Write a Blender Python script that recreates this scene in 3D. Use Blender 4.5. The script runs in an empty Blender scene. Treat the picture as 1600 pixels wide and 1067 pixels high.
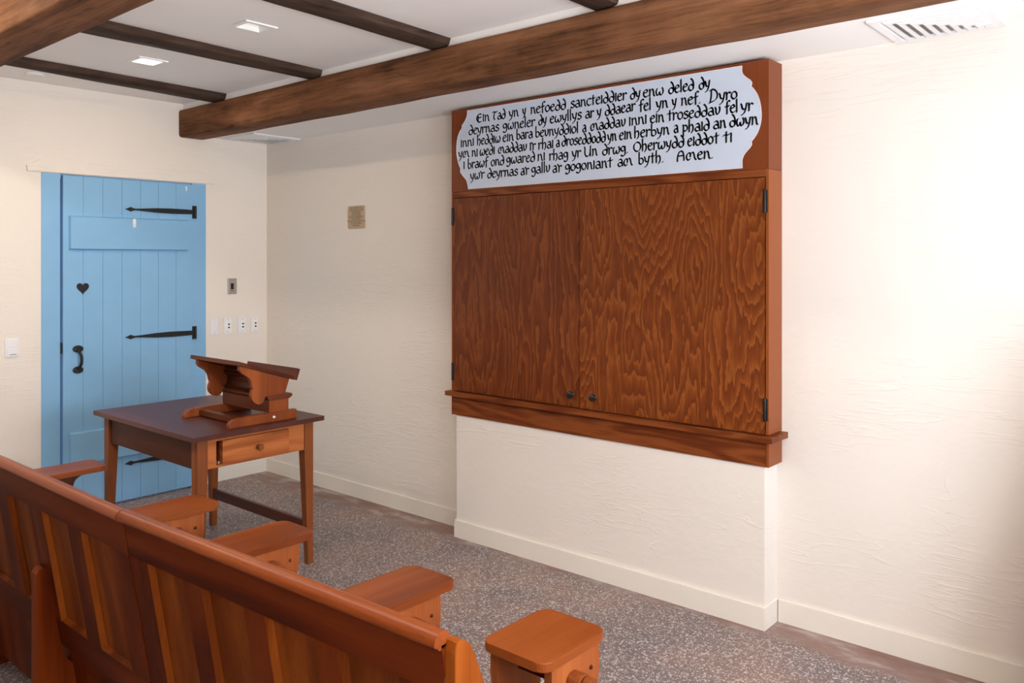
import bpy, bmesh, math, random
from mathutils import Vector, Matrix
random.seed(7)
C = bpy.context.scene.collection
PI = math.pi
sc = bpy.context.scene

# ------------------------------------------------------------------ camera, world, lights, exposure
CX, CY, CZ, YAW, FPX, HOR = 5.195, -3.3395, 1.5, .7113, 1292.95, 407.46
cam = bpy.data.cameras.new('camera'); co = bpy.data.objects.new('camera', cam); C.objects.link(co)
co.location = (CX, CY, CZ); co.rotation_euler = (PI/2, 0, YAW)
cam.sensor_width = 36; cam.lens = FPX/1600*36; cam.shift_y = -(533.5-HOR)/1600
cam.clip_start = .02; sc.camera = co

W = bpy.data.worlds.new('sky'); sc.world = W; W.use_nodes = True
W.node_tree.nodes['Background'].inputs[0].default_value = (.62, .76, 1, 1)
W.node_tree.nodes['Background'].inputs[1].default_value = .8

def area(name, loc, rot, sx, sy, power, col, spread=PI):
    l = bpy.data.lights.new(name, 'AREA'); l.shape = 'RECTANGLE'; l.size = sx; l.size_y = sy
    l.energy = power; l.color = col; l.spread = spread
    o = bpy.data.objects.new(name, l); C.objects.link(o); o.location = loc; o.rotation_euler = rot
    return o
# window daylight and added fill lights, outside the near wall (x = 5.75)
E_SKY1, E_UPFILL1, E_SIDEFILL2, E_UPFILL2, E_ROW2, E_ROW1 = 92, 26, 28, 450, 7, 0.5
area('window_daylight', (6.16, -1.5, 1.40), (0, PI/2, 0), 1.1, 1.6, E_SKY1, (.82, .90, 1))
area('added_upward_fill', (6.2, -1.5, .75), (0, math.radians(138), 0), 1.2, 1.6, E_UPFILL1, (1, .95, .90))  # upward fill added to brighten the ceiling
area('window_daylight', (6.16, -3.6, 1.45), (0, PI/2, 0), 1.2, 2.2, E_SIDEFILL2, (1, .95, .89))  # side fill added at the second, unseen window
area('added_upward_fill', (6.3, -3.6, .62), (0, math.radians(135), 0), 1.3, 2.2, E_UPFILL2, (1, .94, .87))  # stronger upward fill, added outside the second window
sc.view_settings.view_transform = 'Standard'; sc.view_settings.look = 'None'
sc.view_settings.exposure = .5; sc.view_settings.gamma = 1

# ------------------------------------------------------------------ helpers
fw = Vector((-math.sin(YAW), math.cos(YAW), 0)); rt = Vector((math.cos(YAW), math.sin(YAW), 0))
def ony(u, v, y):           # a measured photo pixel carried onto the plane y = const of the room
    d = fw + rt*((u-800)/FPX) - Vector((0, 0, 1))*((v-HOR)/FPX)
    p = Vector((CX, CY, CZ)) + d*((y-CY)/d.y)
    return p.x, p.z

class MB:
    def __init__(s): s.bm = bmesh.new()
    def _bev(s, vs, b, seg=2):
        if b <= 0: return
        es = {e for v in vs for e in v.link_edges}
        es = [e for e in es if len(e.link_faces) == 2 and e.calc_face_angle(0) > .6]
        bmesh.ops.bevel(s.bm, geom=es, offset=b, segments=seg, profile=.6, affect='EDGES', clamp_overlap=True)
    def box(s, x0, x1, y0, y1, z0, z1, b=0, M=None):
        vs = [s.bm.verts.new(p) for p in ((x0,y0,z0),(x1,y0,z0),(x1,y1,z0),(x0,y1,z0),(x0,y0,z1),(x1,y0,z1),(x1,y1,z1),(x0,y1,z1))]
        for f in ((3,2,1,0),(4,5,6,7),(0,1,5,4),(1,2,6,5),(2,3,7,6),(3,0,4,7)): s.bm.faces.new([vs[i] for i in f])
        if M: 
            for v in vs: v.co = M @ v.co
        s._bev(vs, b); return s
    def hexa(s, pts, b=0):
        vs = [s.bm.verts.new(p) for p in pts]
        for f in ((3,2,1,0),(4,5,6,7),(0,1,5,4),(1,2,6,5),(2,3,7,6),(3,0,4,7)): s.bm.faces.new([vs[i] for i in f])
        s._bev(vs, b); return s
    def prism(s, poly, axis, a, b, bev=0, M=None, seg=2):
        mk = {'x': lambda p, t: (t, p[0], p[1]), 'y': lambda p, t: (p[0], t, p[1]), 'z': lambda p, t: (p[0], p[1], t)}[axis]
        A = [s.bm.verts.new(mk(p, a)) for p in poly]; B = [s.bm.verts.new(mk(p, b)) for p in poly]
        n = len(poly); s.bm.faces.new(A[::-1]); s.bm.faces.new(B)
        for i in range(n): s.bm.faces.new((A[i], A[(i+1) % n], B[(i+1) % n], B[i]))
        if M:
            for v in A+B: v.co = M @ v.co
        if bev:
            es = {e for v in A for e in v.link_edges if e.other_vert(v) in A} | {e for v in B for e in v.link_edges if e.other_vert(v) in B}
            bmesh.ops.bevel(s.bm, geom=list(es), offset=bev, segments=seg, profile=.6, affect='EDGES', clamp_overlap=True)
        return s
    def lathe(s, prof, M, n=24):
        rings = []
        for r, h in prof:
            if r < 1e-6: rings.append([s.bm.verts.new(M @ Vector((0, 0, h)))])
            else: rings.append([s.bm.verts.new(M @ Vector((r*math.cos(2*PI*i/n), r*math.sin(2*PI*i/n), h))) for i in range(n)])
        for a, b in zip(rings, rings[1:]):
            for i in range(n):
                j = (i+1) % n
                if len(a) == 1 and len(b) == 1: continue
                if len(a) == 1: s.bm.faces.new((a[0], b[i], b[j]))
                elif len(b) == 1: s.bm.faces.new((a[i], a[j], b[0]))
                else: s.bm.faces.new((a[i], a[j], b[j], b[i]))
        return s
    def tube(s, pts, r, n=10, up=Vector((0,0,1))):
        pts = [Vector(p) for p in pts]; rings = []
        rr = r if isinstance(r, (list, tuple)) else [r]*len(pts)
        for i, p in enumerate(pts):
            t = (pts[min(i+1, len(pts)-1)] - pts[max(i-1, 0)]).normalized()
            a = t.cross(up)
            if a.length < 1e-4: a = t.cross(Vector((1,0,0)))
            a.normalize(); b = t.cross(a)
            rings.append([s.bm.verts.new(p + (a*math.cos(2*PI*k/n) + b*math.sin(2*PI*k/n))*rr[i]) for k in range(n)])
        for a, b in zip(rings, rings[1:]):
            for k in range(n): s.bm.faces.new((a[k], a[(k+1) % n], b[(k+1) % n], b[k]))
        s.bm.faces.new(rings[0][::-1]); s.bm.faces.new(rings[-1]); return s
    def slab(s, axis, t0, t1, us, vs, holes):
        """a slab normal to axis with rectangular openings: us, vs are cell borders, holes are (u index, v index) cells left open"""
        for i in range(len(us)-1):
            for j in range(len(vs)-1):
                if (i, j) in holes: continue
                u0, u1, v0, v1 = us[i], us[i+1], vs[j], vs[j+1]
                if axis == 'x': s.box(t0, t1, u0, u1, v0, v1)
                elif axis == 'y': s.box(u0, u1, t0, t1, v0, v1)
                else: s.box(u0, u1, v0, v1, t0, t1)
        bmesh.ops.remove_doubles(s.bm, verts=s.bm.verts, dist=1e-5)
        # drop the doubled inner walls between neighbouring cells
        seen = {}
        for f in list(s.bm.faces):
            k = frozenset(v.index for v in f.verts) if False else frozenset(tuple(round(c, 4) for c in v.co) for v in f.verts)
            seen.setdefault(k, []).append(f)
        bmesh.ops.delete(s.bm, geom=[f for fs in seen.values() if len(fs) > 1 for f in fs], context='FACES_ONLY')
        return s
    def obj(s, name, mat, parent=None, smooth=False):
        bmesh.ops.recalc_face_normals(s.bm, faces=s.bm.faces)
        me = bpy.data.meshes.new(name); s.bm.to_mesh(me); s.bm.free()
        me.materials.append(mat)
        if smooth:
            for p in me.polygons: p.use_smooth = True
            try: me.set_sharp_from_angle(angle=.6)
            except Exception: pass
        o = bpy.data.objects.new(name, me); C.objects.link(o)
        if parent: o.parent = parent
        return o

def empty(name, loc, label=None, cat=None, group=None, kind=None):
    o = bpy.data.objects.new(name, None); C.objects.link(o); o.location = loc; o.empty_display_size = .1
    return tag(o, label, cat, group, kind)
def tag(o, label=None, cat=None, group=None, kind=None):
    for k, v in (('label', label), ('category', cat), ('group', group), ('kind', kind)):
        if v: o[k] = v
    return o
def struct(o, label=None): return tag(o, label, None, None, 'structure')
def rounded(x0, x1, y0, y1, r, n=6):
    out = []
    for cx, cy, a in ((x1-r, y1-r, 0), (x0+r, y1-r, PI/2), (x0+r, y0+r, PI), (x1-r, y0+r, 1.5*PI)):
        out += [(cx + r*math.cos(a + PI/2*i/n), cy + r*math.sin(a + PI/2*i/n)) for i in range(n+1)]
    return out
def smooth_poly(pts, n=4, closed=False):
    """Catmull-Rom through the points"""
    out = []; N = len(pts)
    rng = range(N if closed else N-1)
    for i in rng:
        g = (lambda k: pts[k % N]) if closed else (lambda k: pts[max(0, min(N-1, k))])
        p0, p1, p2, p3 = g(i-1), g(i), g(i+1), g(i+2)
        for k in range(n):
            t = k/n
            out.append(tuple(.5*((2*p1[d]) + (-p0[d]+p2[d])*t + (2*p0[d]-5*p1[d]+4*p2[d]-p3[d])*t*t + (-p0[d]+3*p1[d]-3*p2[d]+p3[d])*t**3) for d in (0, 1)))
    if not closed: out.append(pts[-1])
    return out

# ------------------------------------------------------------------ materials
class NT:
    def __init__(s, name):
        s.m = bpy.data.materials.new(name); s.m.use_nodes = True; s.t = s.m.node_tree; s.b = s.t.nodes['Principled BSDF']
    def n(s, typ, **k):
        nd = s.t.nodes.new(typ)
        for a, v in k.items(): setattr(nd, a, v)
        return nd
    def l(s, a, b): s.t.links.new(a, b)
    def coords(s, scale=(1,1,1), rot=(0,0,0), rand=True):
        tc = s.n('ShaderNodeTexCoord'); mp = s.n('ShaderNodeMapping')
        mp.inputs['Scale'].default_value = scale; mp.inputs['Rotation'].default_value = rot
        src = tc.outputs['Object']
        if rand:
            oi = s.n('ShaderNodeObjectInfo'); ad = s.n('ShaderNodeVectorMath', operation='ADD')
            mu = s.n('ShaderNodeMath', operation='MULTIPLY'); mu.inputs[1].default_value = 7.3
            s.l(oi.outputs['Random'], mu.inputs[0]); s.l(src, ad.inputs[0]); s.l(mu.outputs[0], ad.inputs[1]); src = ad.outputs[0]
        s.l(src, mp.inputs['Vector']); return mp.outputs[0]
    def noise(s, vec, scale=1, detail=2, rough=.5, dist=0):
        nd = s.n('ShaderNodeTexNoise'); nd.inputs['Scale'].default_value = scale; nd.inputs['Detail'].default_value = detail
        nd.inputs['Roughness'].default_value = rough; nd.inputs['Distortion'].default_value = dist
        s.l(vec, nd.inputs['Vector']); return nd.outputs['Fac']
    def math(s, op, a, b=None, c=None):
        nd = s.n('ShaderNodeMath', operation=op)
        for i, v in enumerate((a, b, c)):
            if v is None: continue
            if isinstance(v, (int, float)): nd.inputs[i].default_value = v
            else: s.l(v, nd.inputs[i])
        return nd.outputs[0]
    def ramp(s, fac, stops):
        nd = s.n('ShaderNodeValToRGB'); e = nd.color_ramp.elements
        while len(e) < len(stops): e.new(.5)
        for el, (p, c) in zip(e, stops): el.position = p; el.color = (*c, 1) if len(c) == 3 else c
        s.l(fac, nd.inputs[0]); return nd.outputs[0]
    def mix(s, fac, a, b, mode='MIX'):
        nd = s.n('ShaderNodeMix', data_type='RGBA', blend_type=mode)
        for i, v in ((0, fac), (6, a), (7, b)):
            if isinstance(v, (int, float)): nd.inputs[i].default_value = v
            elif isinstance(v, tuple): nd.inputs[i].default_value = (*v, 1)
            else: s.l(v, nd.inputs[i])
        return nd.outputs[2]
    def bump(s, h, strength=.3, dist=.01):
        nd = s.n('ShaderNodeBump'); nd.inputs['Strength'].default_value = strength; nd.inputs['Distance'].default_value = dist
        s.l(h, nd.inputs['Height']); s.l(nd.outputs[0], s.b.inputs['Normal'])
    def col(s, c):
        if isinstance(c, tuple): s.b.inputs['Base Color'].default_value = (*c, 1)
        else: s.l(c, s.b.inputs['Base Color'])
    def rough(s, r, metal=0, coat=0, spec=None):
        s.b.inputs['Roughness'].default_value = r; s.b.inputs['Metallic'].default_value = metal
        s.b.inputs['Coat Weight'].default_value = coat; s.b.inputs['Coat Roughness'].default_value = .15
        if spec is not None: s.b.inputs['Specular IOR Level'].default_value = spec
        return s

def plain(name, c, r=.5, metal=0, var=.06, bump=0):
    t = NT(name); v = t.coords(); f = t.noise(v, 9, 3)
    t.col(t.mix(f, tuple(x*(1-var) for x in c), tuple(min(1, x*(1+var)) for x in c))); t.rough(r, metal)
    if bump: t.bump(t.noise(v, 60, 3), bump, .002)
    return t.m
def wood(name, dark, mid, light, axis='z', ring=9, rough=.4, coat=0, fib=1.0, across=6, along=.7, spec=.5, bumpy=.08):
    t = NT(name)
    sc3 = {'x': (along, across, across), 'y': (across, along, across), 'z': (across, across, along)}[axis]
    fb = {'x': (5, 170, 170), 'y': (170, 5, 170), 'z': (170, 170, 5)}[axis]
    v = t.coords(sc3); n = t.noise(v, 1, 2.5, .5, .3)
    w = t.math('SINE', t.math('MULTIPLY', n, ring*6.28)); w = t.math('MULTIPLY_ADD', w, .5, .5)
    f = t.noise(t.coords(fb), 1, 2)
    k = t.math('ADD', t.math('MULTIPLY', w, .5), t.math('MULTIPLY', f, .5*fib))
    k2 = t.math('ADD', k, t.math('MULTIPLY', t.noise(t.coords(tuple(x*.35 for x in sc3)), 1, 2), .3))
    t.col(t.ramp(k2, [(.25, dark), (.62, mid), (.95, light)])); t.rough(rough, 0, coat, spec)
    t.bump(f, bumpy, .002)
    return t.m
def ply(name, dark, mid, light, sx=3.4, sz=1.0, rings=24):
    t = NT(name)
    n = t.noise(t.coords((sx, 1, sz)), 1, 1.2, .45, .25)
    j = t.noise(t.coords((46, 1, 7)), 1, 2, .6)
    j2 = t.noise(t.coords((16, 1, 3.0)), 1, 1)
    v = t.math('ADD', t.math('ADD', n, t.math('MULTIPLY', j, .085)), t.math('MULTIPLY', j2, .11))
    fr = t.math('FRACT', t.math('MULTIPLY', v, rings))
    fib = t.noise(t.coords((150, 150, 5)), 1, 2)
    tone = t.noise(t.coords((1.6, 1, .9)), 1, 2)
    c = t.ramp(fr, [(0, dark), (.28, tuple(a*.55+b*.45 for a, b in zip(dark, mid))), (.6, mid), (.9, light), (1, dark)])
    c = t.mix(t.math('MULTIPLY', fib, .42), c, dark)
    c = t.mix(t.math('MULTIPLY', tone, .7), c, tuple(x*.62 for x in mid))
    t.col(c); t.rough(.42, 0, .0, .25); t.bump(fib, .06, .002)
    return t.m
def plaster(name, c, bump=.35, red=True):
    t = NT(name); v = t.coords(rand=False)
    big = t.noise(v, 1.3, 3); t.col(t.mix(big, tuple(x*.97 for x in c), tuple(min(1, x*1.02) for x in c)))
    a = t.noise(v, 6, 4, .55)
    def ridges(rot, sc3, lo, w, seed):
        n1 = t.noise(t.coords(sc3, rot, False), 1, 2, .5, .6)
        ln = t.ramp(t.math('ABSOLUTE', t.math('SUBTRACT', n1, .5)), [(0, (1,1,1)), (w, (0,0,0))])
        g = t.ramp(t.noise(t.coords((1, 1, 1), (seed, 0, seed), False), 2.1, 2), [(lo, (0,0,0)), (lo+.08, (1,1,1))])
        return t.math('MULTIPLY', ln, g)
    h = t.math('ADD', t.math('MULTIPLY', a, .55), t.math('MULTIPLY', ridges((.1, .12, 0), (2.5, 2.5, 26), .46, .035, .3), .10))
    h = t.math('ADD', h, t.math('MULTIPLY', ridges((.9, .5, .3), (6, 6, 9), .60, .018, 1.7), .10))
    dab = t.ramp(t.noise(v, 26, 1), [(.77, (0,0,0)), (.80, (1,1,1))])
    h = t.math('ADD', h, t.math('MULTIPLY', dab, .12))
    t.rough(.65, 0, 0, .25); t.bump(h, bump, .02)
    return t.m

M = {}
M['wall'] = plaster('cream_plaster', (.80, .74, .675), .45)
M['ceil'] = plaster('ceiling_paint', (.87, .85, .835), .12)
M['skirt'] = plaster('baseboard_paint', (.80, .75, .67), .12)
M['blue'] = plain('blue_paint', (.215, .445, .70), .5, 0, .04, .12)
M['iron'] = plain('black_iron', (.012, .011, .012), .5, .3, .2, .3)
M['white'] = plain('white_plastic', (.80, .80, .82), .35, 0, .01)
M['steel'] = plain('brushed_steel', (.42, .38, .34), .4, .6, .05)
M['black'] = plain('black_plastic', (.012, .01, .01), .3)
M['tan'] = plain('tan_engraved_plastic', (.50, .37, .23), .5)
M['ink'] = plain('brown_ink', (.10, .055, .03), .7)
M['paint'] = plain('black_lettering_paint', (.008, .008, .009), .55, 0, .1)
M['board'] = plain('pale_grey_blue_board', (.54, .60, .71), .5, 0, .03)
M['edge'] = plain('pale_pink_edge', (.75, .66, .64), .5)
M['reflector'] = plain('white_reflector', (.85, .85, .82), .4, 0, .01)
M['ply'] = ply('rotary_cut_plywood', (.105, .019, .004), (.235, .056, .0095), (.37, .115, .022))
M['ply_l'] = ply('rotary_cut_plywood_darker', (.095, .017, .0038), (.19, .043, .008), (.28, .078, .015), 3.0, .85, 20)
M['stain_x'] = wood('reddish_stained_oak_lengthwise', (.075, .013, .004), (.150, .033, .007), (.22, .058, .014), 'x', 7, .45, 0, 1.3, 9, .9, .2)
M['veneer'] = wood('reddish_oak_veneer', (.095, .017, .004), (.14, .028, .006), (.185, .043, .010), 'z', .6, .42, 0, 1.2, 9, .5, .25)
M['stain_z'] = wood('reddish_stained_oak_upright', (.15, .030, .007), (.215, .050, .011), (.26, .068, .016), 'z', .6, .42, 0, 1.2, 4, .7, .25)
M['pew_x'] = wood('dark_cherry_pew_rail_shaded', (.055, .0075, .0013), (.110, .016, .0022), (.155, .028, .004), 'x', 3, .5, 0, .8, 5, .5, .06)  # rails darkened in colour for the low light on the pew back
M['pew_s'] = wood('dark_cherry_pew_stile_shaded', (.060, .0085, .0013), (.120, .019, .0025), (.165, .031, .0045), 'z', 3, .5, 0, .8, 5, .5, .06)  # stiles carry the dim back's shade in their colour too
M['pew_c'] = wood('orange_cherry_pew_capping_lit', (.090, .015, .0026), (.155, .029, .0042), (.22, .050, .008), 'x', 3, .4, 0, .9, 5, .4, .25)  # lighter than the rails: light on the pew top put into the colour
M['pew_z'] = wood('ochre_pew_panel', (.105, .021, .0028), (.185, .041, .0048), (.25, .062, .008), 'z', 2, .5, 0, .9, 8, .5, .06)
M['seat_y'] = wood('cherry_stool_wood', (.13, .025, .005), (.215, .046, .008), (.28, .070, .014), 'y', 2, .38, 0, .9, 6, .5, .25)
M['stool_z'] = wood('cherry_stool_wood_lit_upright', (.26, .062, .015), (.37, .105, .027), (.45, .145, .042), 'z', 1.5, .45, 0, .9, 6, .5, .2)  # side panels brighter than the seats: window light put into the colour
M['table_x'] = wood('red_brown_table_wood', (.050, .012, .008), (.098, .023, .014), (.13, .033, .019), 'x', 1.5, .42, .08, .9, 5, .6, .3)
M['apron_x'] = wood('red_brown_table_apron_shaded', (.055, .015, .007), (.095, .026, .012), (.13, .038, .017), 'x', 1.5, .5, 0, .9, 5, .6, .15)  # shade of the table's front put into the colour
M['table_y'] = wood('amber_table_wood_lit_side', (.23, .056, .014), (.38, .108, .027), (.47, .150, .042), 'y', 6, .42, 0, .9, 6, .9, .2)  # drawer side of the same table, brightened in colour as if window-lit
M['leg_z'] = wood('amber_table_wood_upright', (.17, .046, .013), (.28, .083, .021), (.36, .12, .034), 'z', 1.5, .45, 0, .9, 6, .6, .2)
M['rest_z'] = wood('russet_bookrest_wood', (.17, .036, .009), (.28, .070, .016), (.36, .10, .025), 'z', 1.5, .42, 0, .8, 6, .6, .2)
M['rest_x'] = wood('dark_shaded_bookrest_wood', (.045, .009, .003), (.090, .019, .006), (.13, .032, .010), 'x', 2, .42, .05, .8, 6, .6, .2)  # darker than the brackets: shade on the front parts put into the colour
def beamwood(name, dark, mid, light, axis):
    t = NT(name)
    s1 = {'x': (1.2, 10, 10), 'y': (10, 1.2, 10)}[axis]; s2 = {'x': (5, 90, 90), 'y': (90, 5, 90)}[axis]
    n = t.noise(t.coords(s1), 1, 5, .62, .6); f = t.noise(t.coords(s2), 1, 3, .6); b = t.noise(t.coords(), 4.5, 4, .6)
    k = t.math('ADD', t.math('MULTIPLY', n, .55), t.math('ADD', t.math('MULTIPLY', f, .25), t.math('MULTIPLY', b, .25)))
    c = t.ramp(k, [(.38, dark), (.52, mid), (.64, light)])
    kn = t.ramp(t.noise(t.coords({'x': (2.5, 8, 8), 'y': (8, 2.5, 8)}[axis]), 1, 1, .5, 1.5), [(.25, (1,1,1)), (.31, (0,0,0))])
    t.col(t.mix(t.math('MULTIPLY', kn, .7), c, dark)); t.rough(.75, 0, 0, .12)
    t.bump(t.math('ADD', t.math('MULTIPLY', f, .6), n), .5, .006)
    return t.m
M['beam'] = beamwood('hewn_brown_beam', (.050, .021, .010), (.165, .070, .031), (.25, .115, .056), 'x')
M['joist'] = beamwood('hewn_dark_joist', (.022, .013, .010), (.052, .031, .022), (.085, .053, .037), 'y')

def floor_mat():
    t = NT('pebbled_terrazzo'); v = t.coords(rand=False)
    base = t.ramp(t.noise(v, 2.2, 4, .6), [(.34, (.17, .13, .13)), (.5, (.24, .165, .15)), (.66, (.33, .20, .155))])
    fine = t.noise(v, 130, 3, .65); base = t.mix(t.math('MULTIPLY', fine, .7), base, (.085, .066, .066))
    vo = t.n('ShaderNodeTexVoronoi'); vo.inputs['Scale'].default_value = 85; t.l(v, vo.inputs['Vector'])
    rnd = t.n('ShaderNodeSeparateColor'); t.l(vo.outputs['Color'], rnd.inputs[0])
    chip = t.math('MULTIPLY', t.math('LESS_THAN', vo.outputs['Distance'], .36), t.math('GREATER_THAN', rnd.outputs[0], .80))
    vo2 = t.n('ShaderNodeTexVoronoi'); vo2.inputs['Scale'].default_value = 165; t.l(v, vo2.inputs['Vector'])
    rn2 = t.n('ShaderNodeSeparateColor'); t.l(vo2.outputs['Color'], rn2.inputs[0])
    chip2 = t.math('MULTIPLY', t.math('LESS_THAN', vo2.outputs['Distance'], .40), t.math('GREATER_THAN', rn2.outputs[1], .76))
    # curly pale threads
    th = t.noise(v, 17, 2, .5, 1.6); line = t.math('LESS_THAN', t.math('ABSOLUTE', t.math('SUBTRACT', th, .5)), .010)
    gate = t.math('GREATER_THAN', t.noise(v, 30, 1), .52); line = t.math('MULTIPLY', line, gate)
    w2 = t.math('LESS_THAN', t.math('ABSOLUTE', t.math('SUBTRACT', t.noise(v, 46, 2, .5, 1.0), .5)), .030)
    w2 = t.math('MULTIPLY', w2, t.math('GREATER_THAN', t.noise(v, 70, 1), .55))
    pale = t.math('MAXIMUM', t.math('MAXIMUM', chip, w2), t.math('MAXIMUM', chip2, line))
    # bare, smeared cement border along the cabinet wall
    sp = t.n('ShaderNodeSeparateXYZ'); t.l(v, sp.inputs[0])
    yy = t.math('ADD', sp.outputs[1], t.math('MULTIPLY', t.math('SUBTRACT', t.noise(v, 5, 3), .5), .22))
    edge = t.ramp(t.math('ADD', yy, 1), [(.80, (0,0,0)), (.88, (1,1,1))])
    keep = t.math('SUBTRACT', 1, edge)
    c = t.mix(t.math('MULTIPLY', t.math('MULTIPLY', pale, keep), t.math('MULTIPLY_ADD', fine, .5, .5)), base, (.66, .60, .58))
    smear = t.ramp(t.noise(t.coords((4, 9, 4), (0,0,0), False), 1, 4, .6), [(.34, (.21, .105, .075)), (.52, (.29, .18, .15)), (.66, (.46, .40, .40))])
    c = t.mix(t.math('MULTIPLY', edge, .8), c, smear)
    t.col(c); t.rough(.5, 0, 0, .4); t.bump(t.math('ADD', fine, t.math('MULTIPLY', pale, .3)), .25, .003)
    return t.m
M['floor'] = floor_mat()
def emit(name, c, s):
    t = NT(name); t.b.inputs['Emission Color'].default_value = (*c, 1); t.b.inputs['Emission Strength'].default_value = s; t.col(c); return t.m
M['lamp'] = emit('lit_lamp_lens', (1, .93, .78), 6)

# ------------------------------------------------------------------ the room
XN, YL, ZC, ZS = 5.75, -5.5, 2.53, 2.331
struct(MB().box(-.3, XN+.4, YL-.2, .3, -.1, 0).obj('floor', M['floor']), 'brown speckled terrazzo floor with pale chips')
struct(MB().box(-.2, XN+.4, 0, .2, 0, 2.7).obj('wall_right', M['wall']))
DY0, DY1, DZ = -1.49, -.469, 2.013
struct(MB().slab('x', -.2, 0, [YL-.2, DY0, DY1, 0], [0, DZ, 2.7], {(1, 0)}).obj('wall_back', M['wall']))
struct(MB().box(-.2, XN+.4, YL-.2, YL, 0, 2.7).obj('wall_left', M['joist']))
W1, W2 = (-2.25, -.72), (-4.7, -2.5)  # the second opening is an unseen window added for fill light
struct(MB().slab('x', XN, XN+.38, [YL, W2[0], W2[1], W1[0], W1[1], 0], [0, .95, 1.88, 2.7], {(1, 1), (3, 1)}).obj('wall_near', M['wall']))
for k, (a, b) in enumerate((W1, W2)):
    w = MB(); x0, x1 = XN+.29, XN+.33
    w.box(x0, x1, a, a+.05, .95, 1.88).box(x0, x1, b-.05, b, .95, 1.88).box(x0, x1, a, b, .95, 1.0).box(x0, x1, a, b, 1.83, 1.88)
    w.box(x0, x1, (a+b)/2-.015, (a+b)/2+.015, 1.0, 1.83).box(x0, x1, a, b, 1.43, 1.46)
    struct(w.obj('window_%d' % (k+1), M['white']))
# recessed square ceiling lights: openings in the ceiling slab
LIT = (.92, 1.06, -1.408, -1.266); OFF = (1.895, 2.026, -1.40, -1.252)
struct(MB().slab('z', ZC, ZC+.03, [-.2, LIT[0], LIT[1], OFF[0], OFF[1], XN+.4], [YL-.2, -1.408, -1.26, .2], {(1, 1), (3, 1)}).obj('ceiling', M['ceil']))
struct(MB().box(-.2, XN+.4, YL-.2, .2, 2.7, 2.75).obj('ceiling', M['ceil']), 'slab above the plaster ceiling')
struct(MB().box(-.001, XN, -.625, .001, ZS, ZC-.0005).obj('trim_1', M['ceil']), 'lowered white soffit along the cabinet wall')
PX0, PX1 = 2.024, 3.777
struct(MB().box(PX0, PX1, -.122, .001, 0, .70, .004).obj('trim_2', M['wall']), 'shallow plastered pier under the wall cabinet')
struct(MB().box(PX0-.006, PX1+.006, -.135, .001, 0, .092, .003).obj('baseboard_pier', M['skirt']))
struct(MB().box(0, PX0-.02, -.011, .001, 0, .09, .002).box(PX1+.01, XN, -.011, .001, 0, .092, .003).obj('baseboard_right', M['skirt']))
struct(MB().box(-.001, .011, DY1+.003, 0, 0, .095, .002).box(-.001, .011, YL, DY0-.003, 0, .095, .002).obj('baseboard_back', M['skirt']))
struct(MB().prism([(-1.565, 2.015), (-.409, 2.017), (-.405, 2.045), (-.47, 2.085), (-.52, 2.094), (-1.47, 2.090), (-1.50, 2.086), (-1.57, 2.048)], 'x', -.001, .012, .005).obj('trim_3', M['wall']), 'raised plaster lintel above the blue door')

# big beams, joists
def beam(name, x0, x1, y0, y1, z0, z1, mat, label, cat, r=.018, amp=.006, n=70):
    bm = MB(); prof = rounded(y0, y1, z0, z1, r, 3); rings = []
    ph = [random.uniform(0, 6) for _ in range(6)]
    for i in range(n+1):
        x = x0 + (x1-x0)*i/n; ring = []
        for k, (y, z) in enumerate(prof):
            w = amp*(.5*math.sin(2.1*x+ph[0]+(z > (z0+z1)/2)*2) + .35*math.sin(5.3*x+ph[1]+(y > (y0+y1)/2)*1.3) + .25*math.sin(13*x+ph[2]))
            low = 1 if z < (z0+z1)/2 else .35
            ring.append(bm.bm.verts.new((x, y + w*low*(.6 if y > (y0+y1)/2 else .3), z + w*low*.7)))
        rings.append(ring)
    m = len(prof)
    for a, b in zip(rings, rings[1:]):
        for k in range(m): bm.bm.faces.new((a[k], a[(k+1) % m], b[(k+1) % m], b[k]))
    bm.bm.faces.new(rings[0][::-1]); bm.bm.faces.new(rings[-1])
    return tag(bm.obj(name, mat, smooth=True), label, cat)
beam('ceiling_beam', .001, XN, -.657, -.475, 2.308, 2.489, M['beam'], 'thick hewn brown timber beam running above the cabinet and its lettered board', 'beam')
beam('ceiling_beam', .001, XN, -2.30, -2.105, 2.31, 2.489, M['beam'], 'thick hewn brown timber beam in the top left corner, above the pew', 'beam')
JO = [((.375, .535), (.55, .635), 'dark wooden ceiling joist nearest the back wall, beside the lit lamp'),
      ((1.395, 1.507), (1.425, 1.60), 'dark wooden ceiling joist between the lit and the unlit ceiling lamp'),
      ((2.350, 2.483), (2.46, 2.575), 'dark wooden ceiling joist right of the unlit square ceiling lamp'),
      ((3.285, 3.412), (3.34, 3.46), 'dark ceiling joist whose end shows at the top edge above the lettered board')]
for (a, b), (c, d), lab in JO:
    j = MB(); ys, ye = -2.30, -.626; zb = 2.491; n = 24; rings = []
    ph = random.uniform(0, 6)
    for i in range(n+1):
        t = i/n; y = ye + (ys-ye)*t; l = a+(c-a)*t; r_ = b+(d-b)*t; w = .004*math.sin(6*t+ph)+.002*math.sin(19*t+ph)
        rings.append([j.bm.verts.new(p) for p in ((l, y, ZC-.0005), (l+w, y, zb+.006), (l+.012+w, y, zb), (r_-.03, y, zb+w*.4+.001), (r_-.012, y, zb+.010), (r_, y, ZC-.0005))])
    for p, q in zip(rings, rings[1:]):
        for k in range(6): j.bm.faces.new((p[k], p[(k+1) % 6], q[(k+1) % 6], q[k]))
    j.bm.faces.new(rings[0][::-1]); j.bm.faces.new(rings[-1])
    tag(j.obj('ceiling_joist', M['joist'], smooth=True), lab, 'joist')

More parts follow.
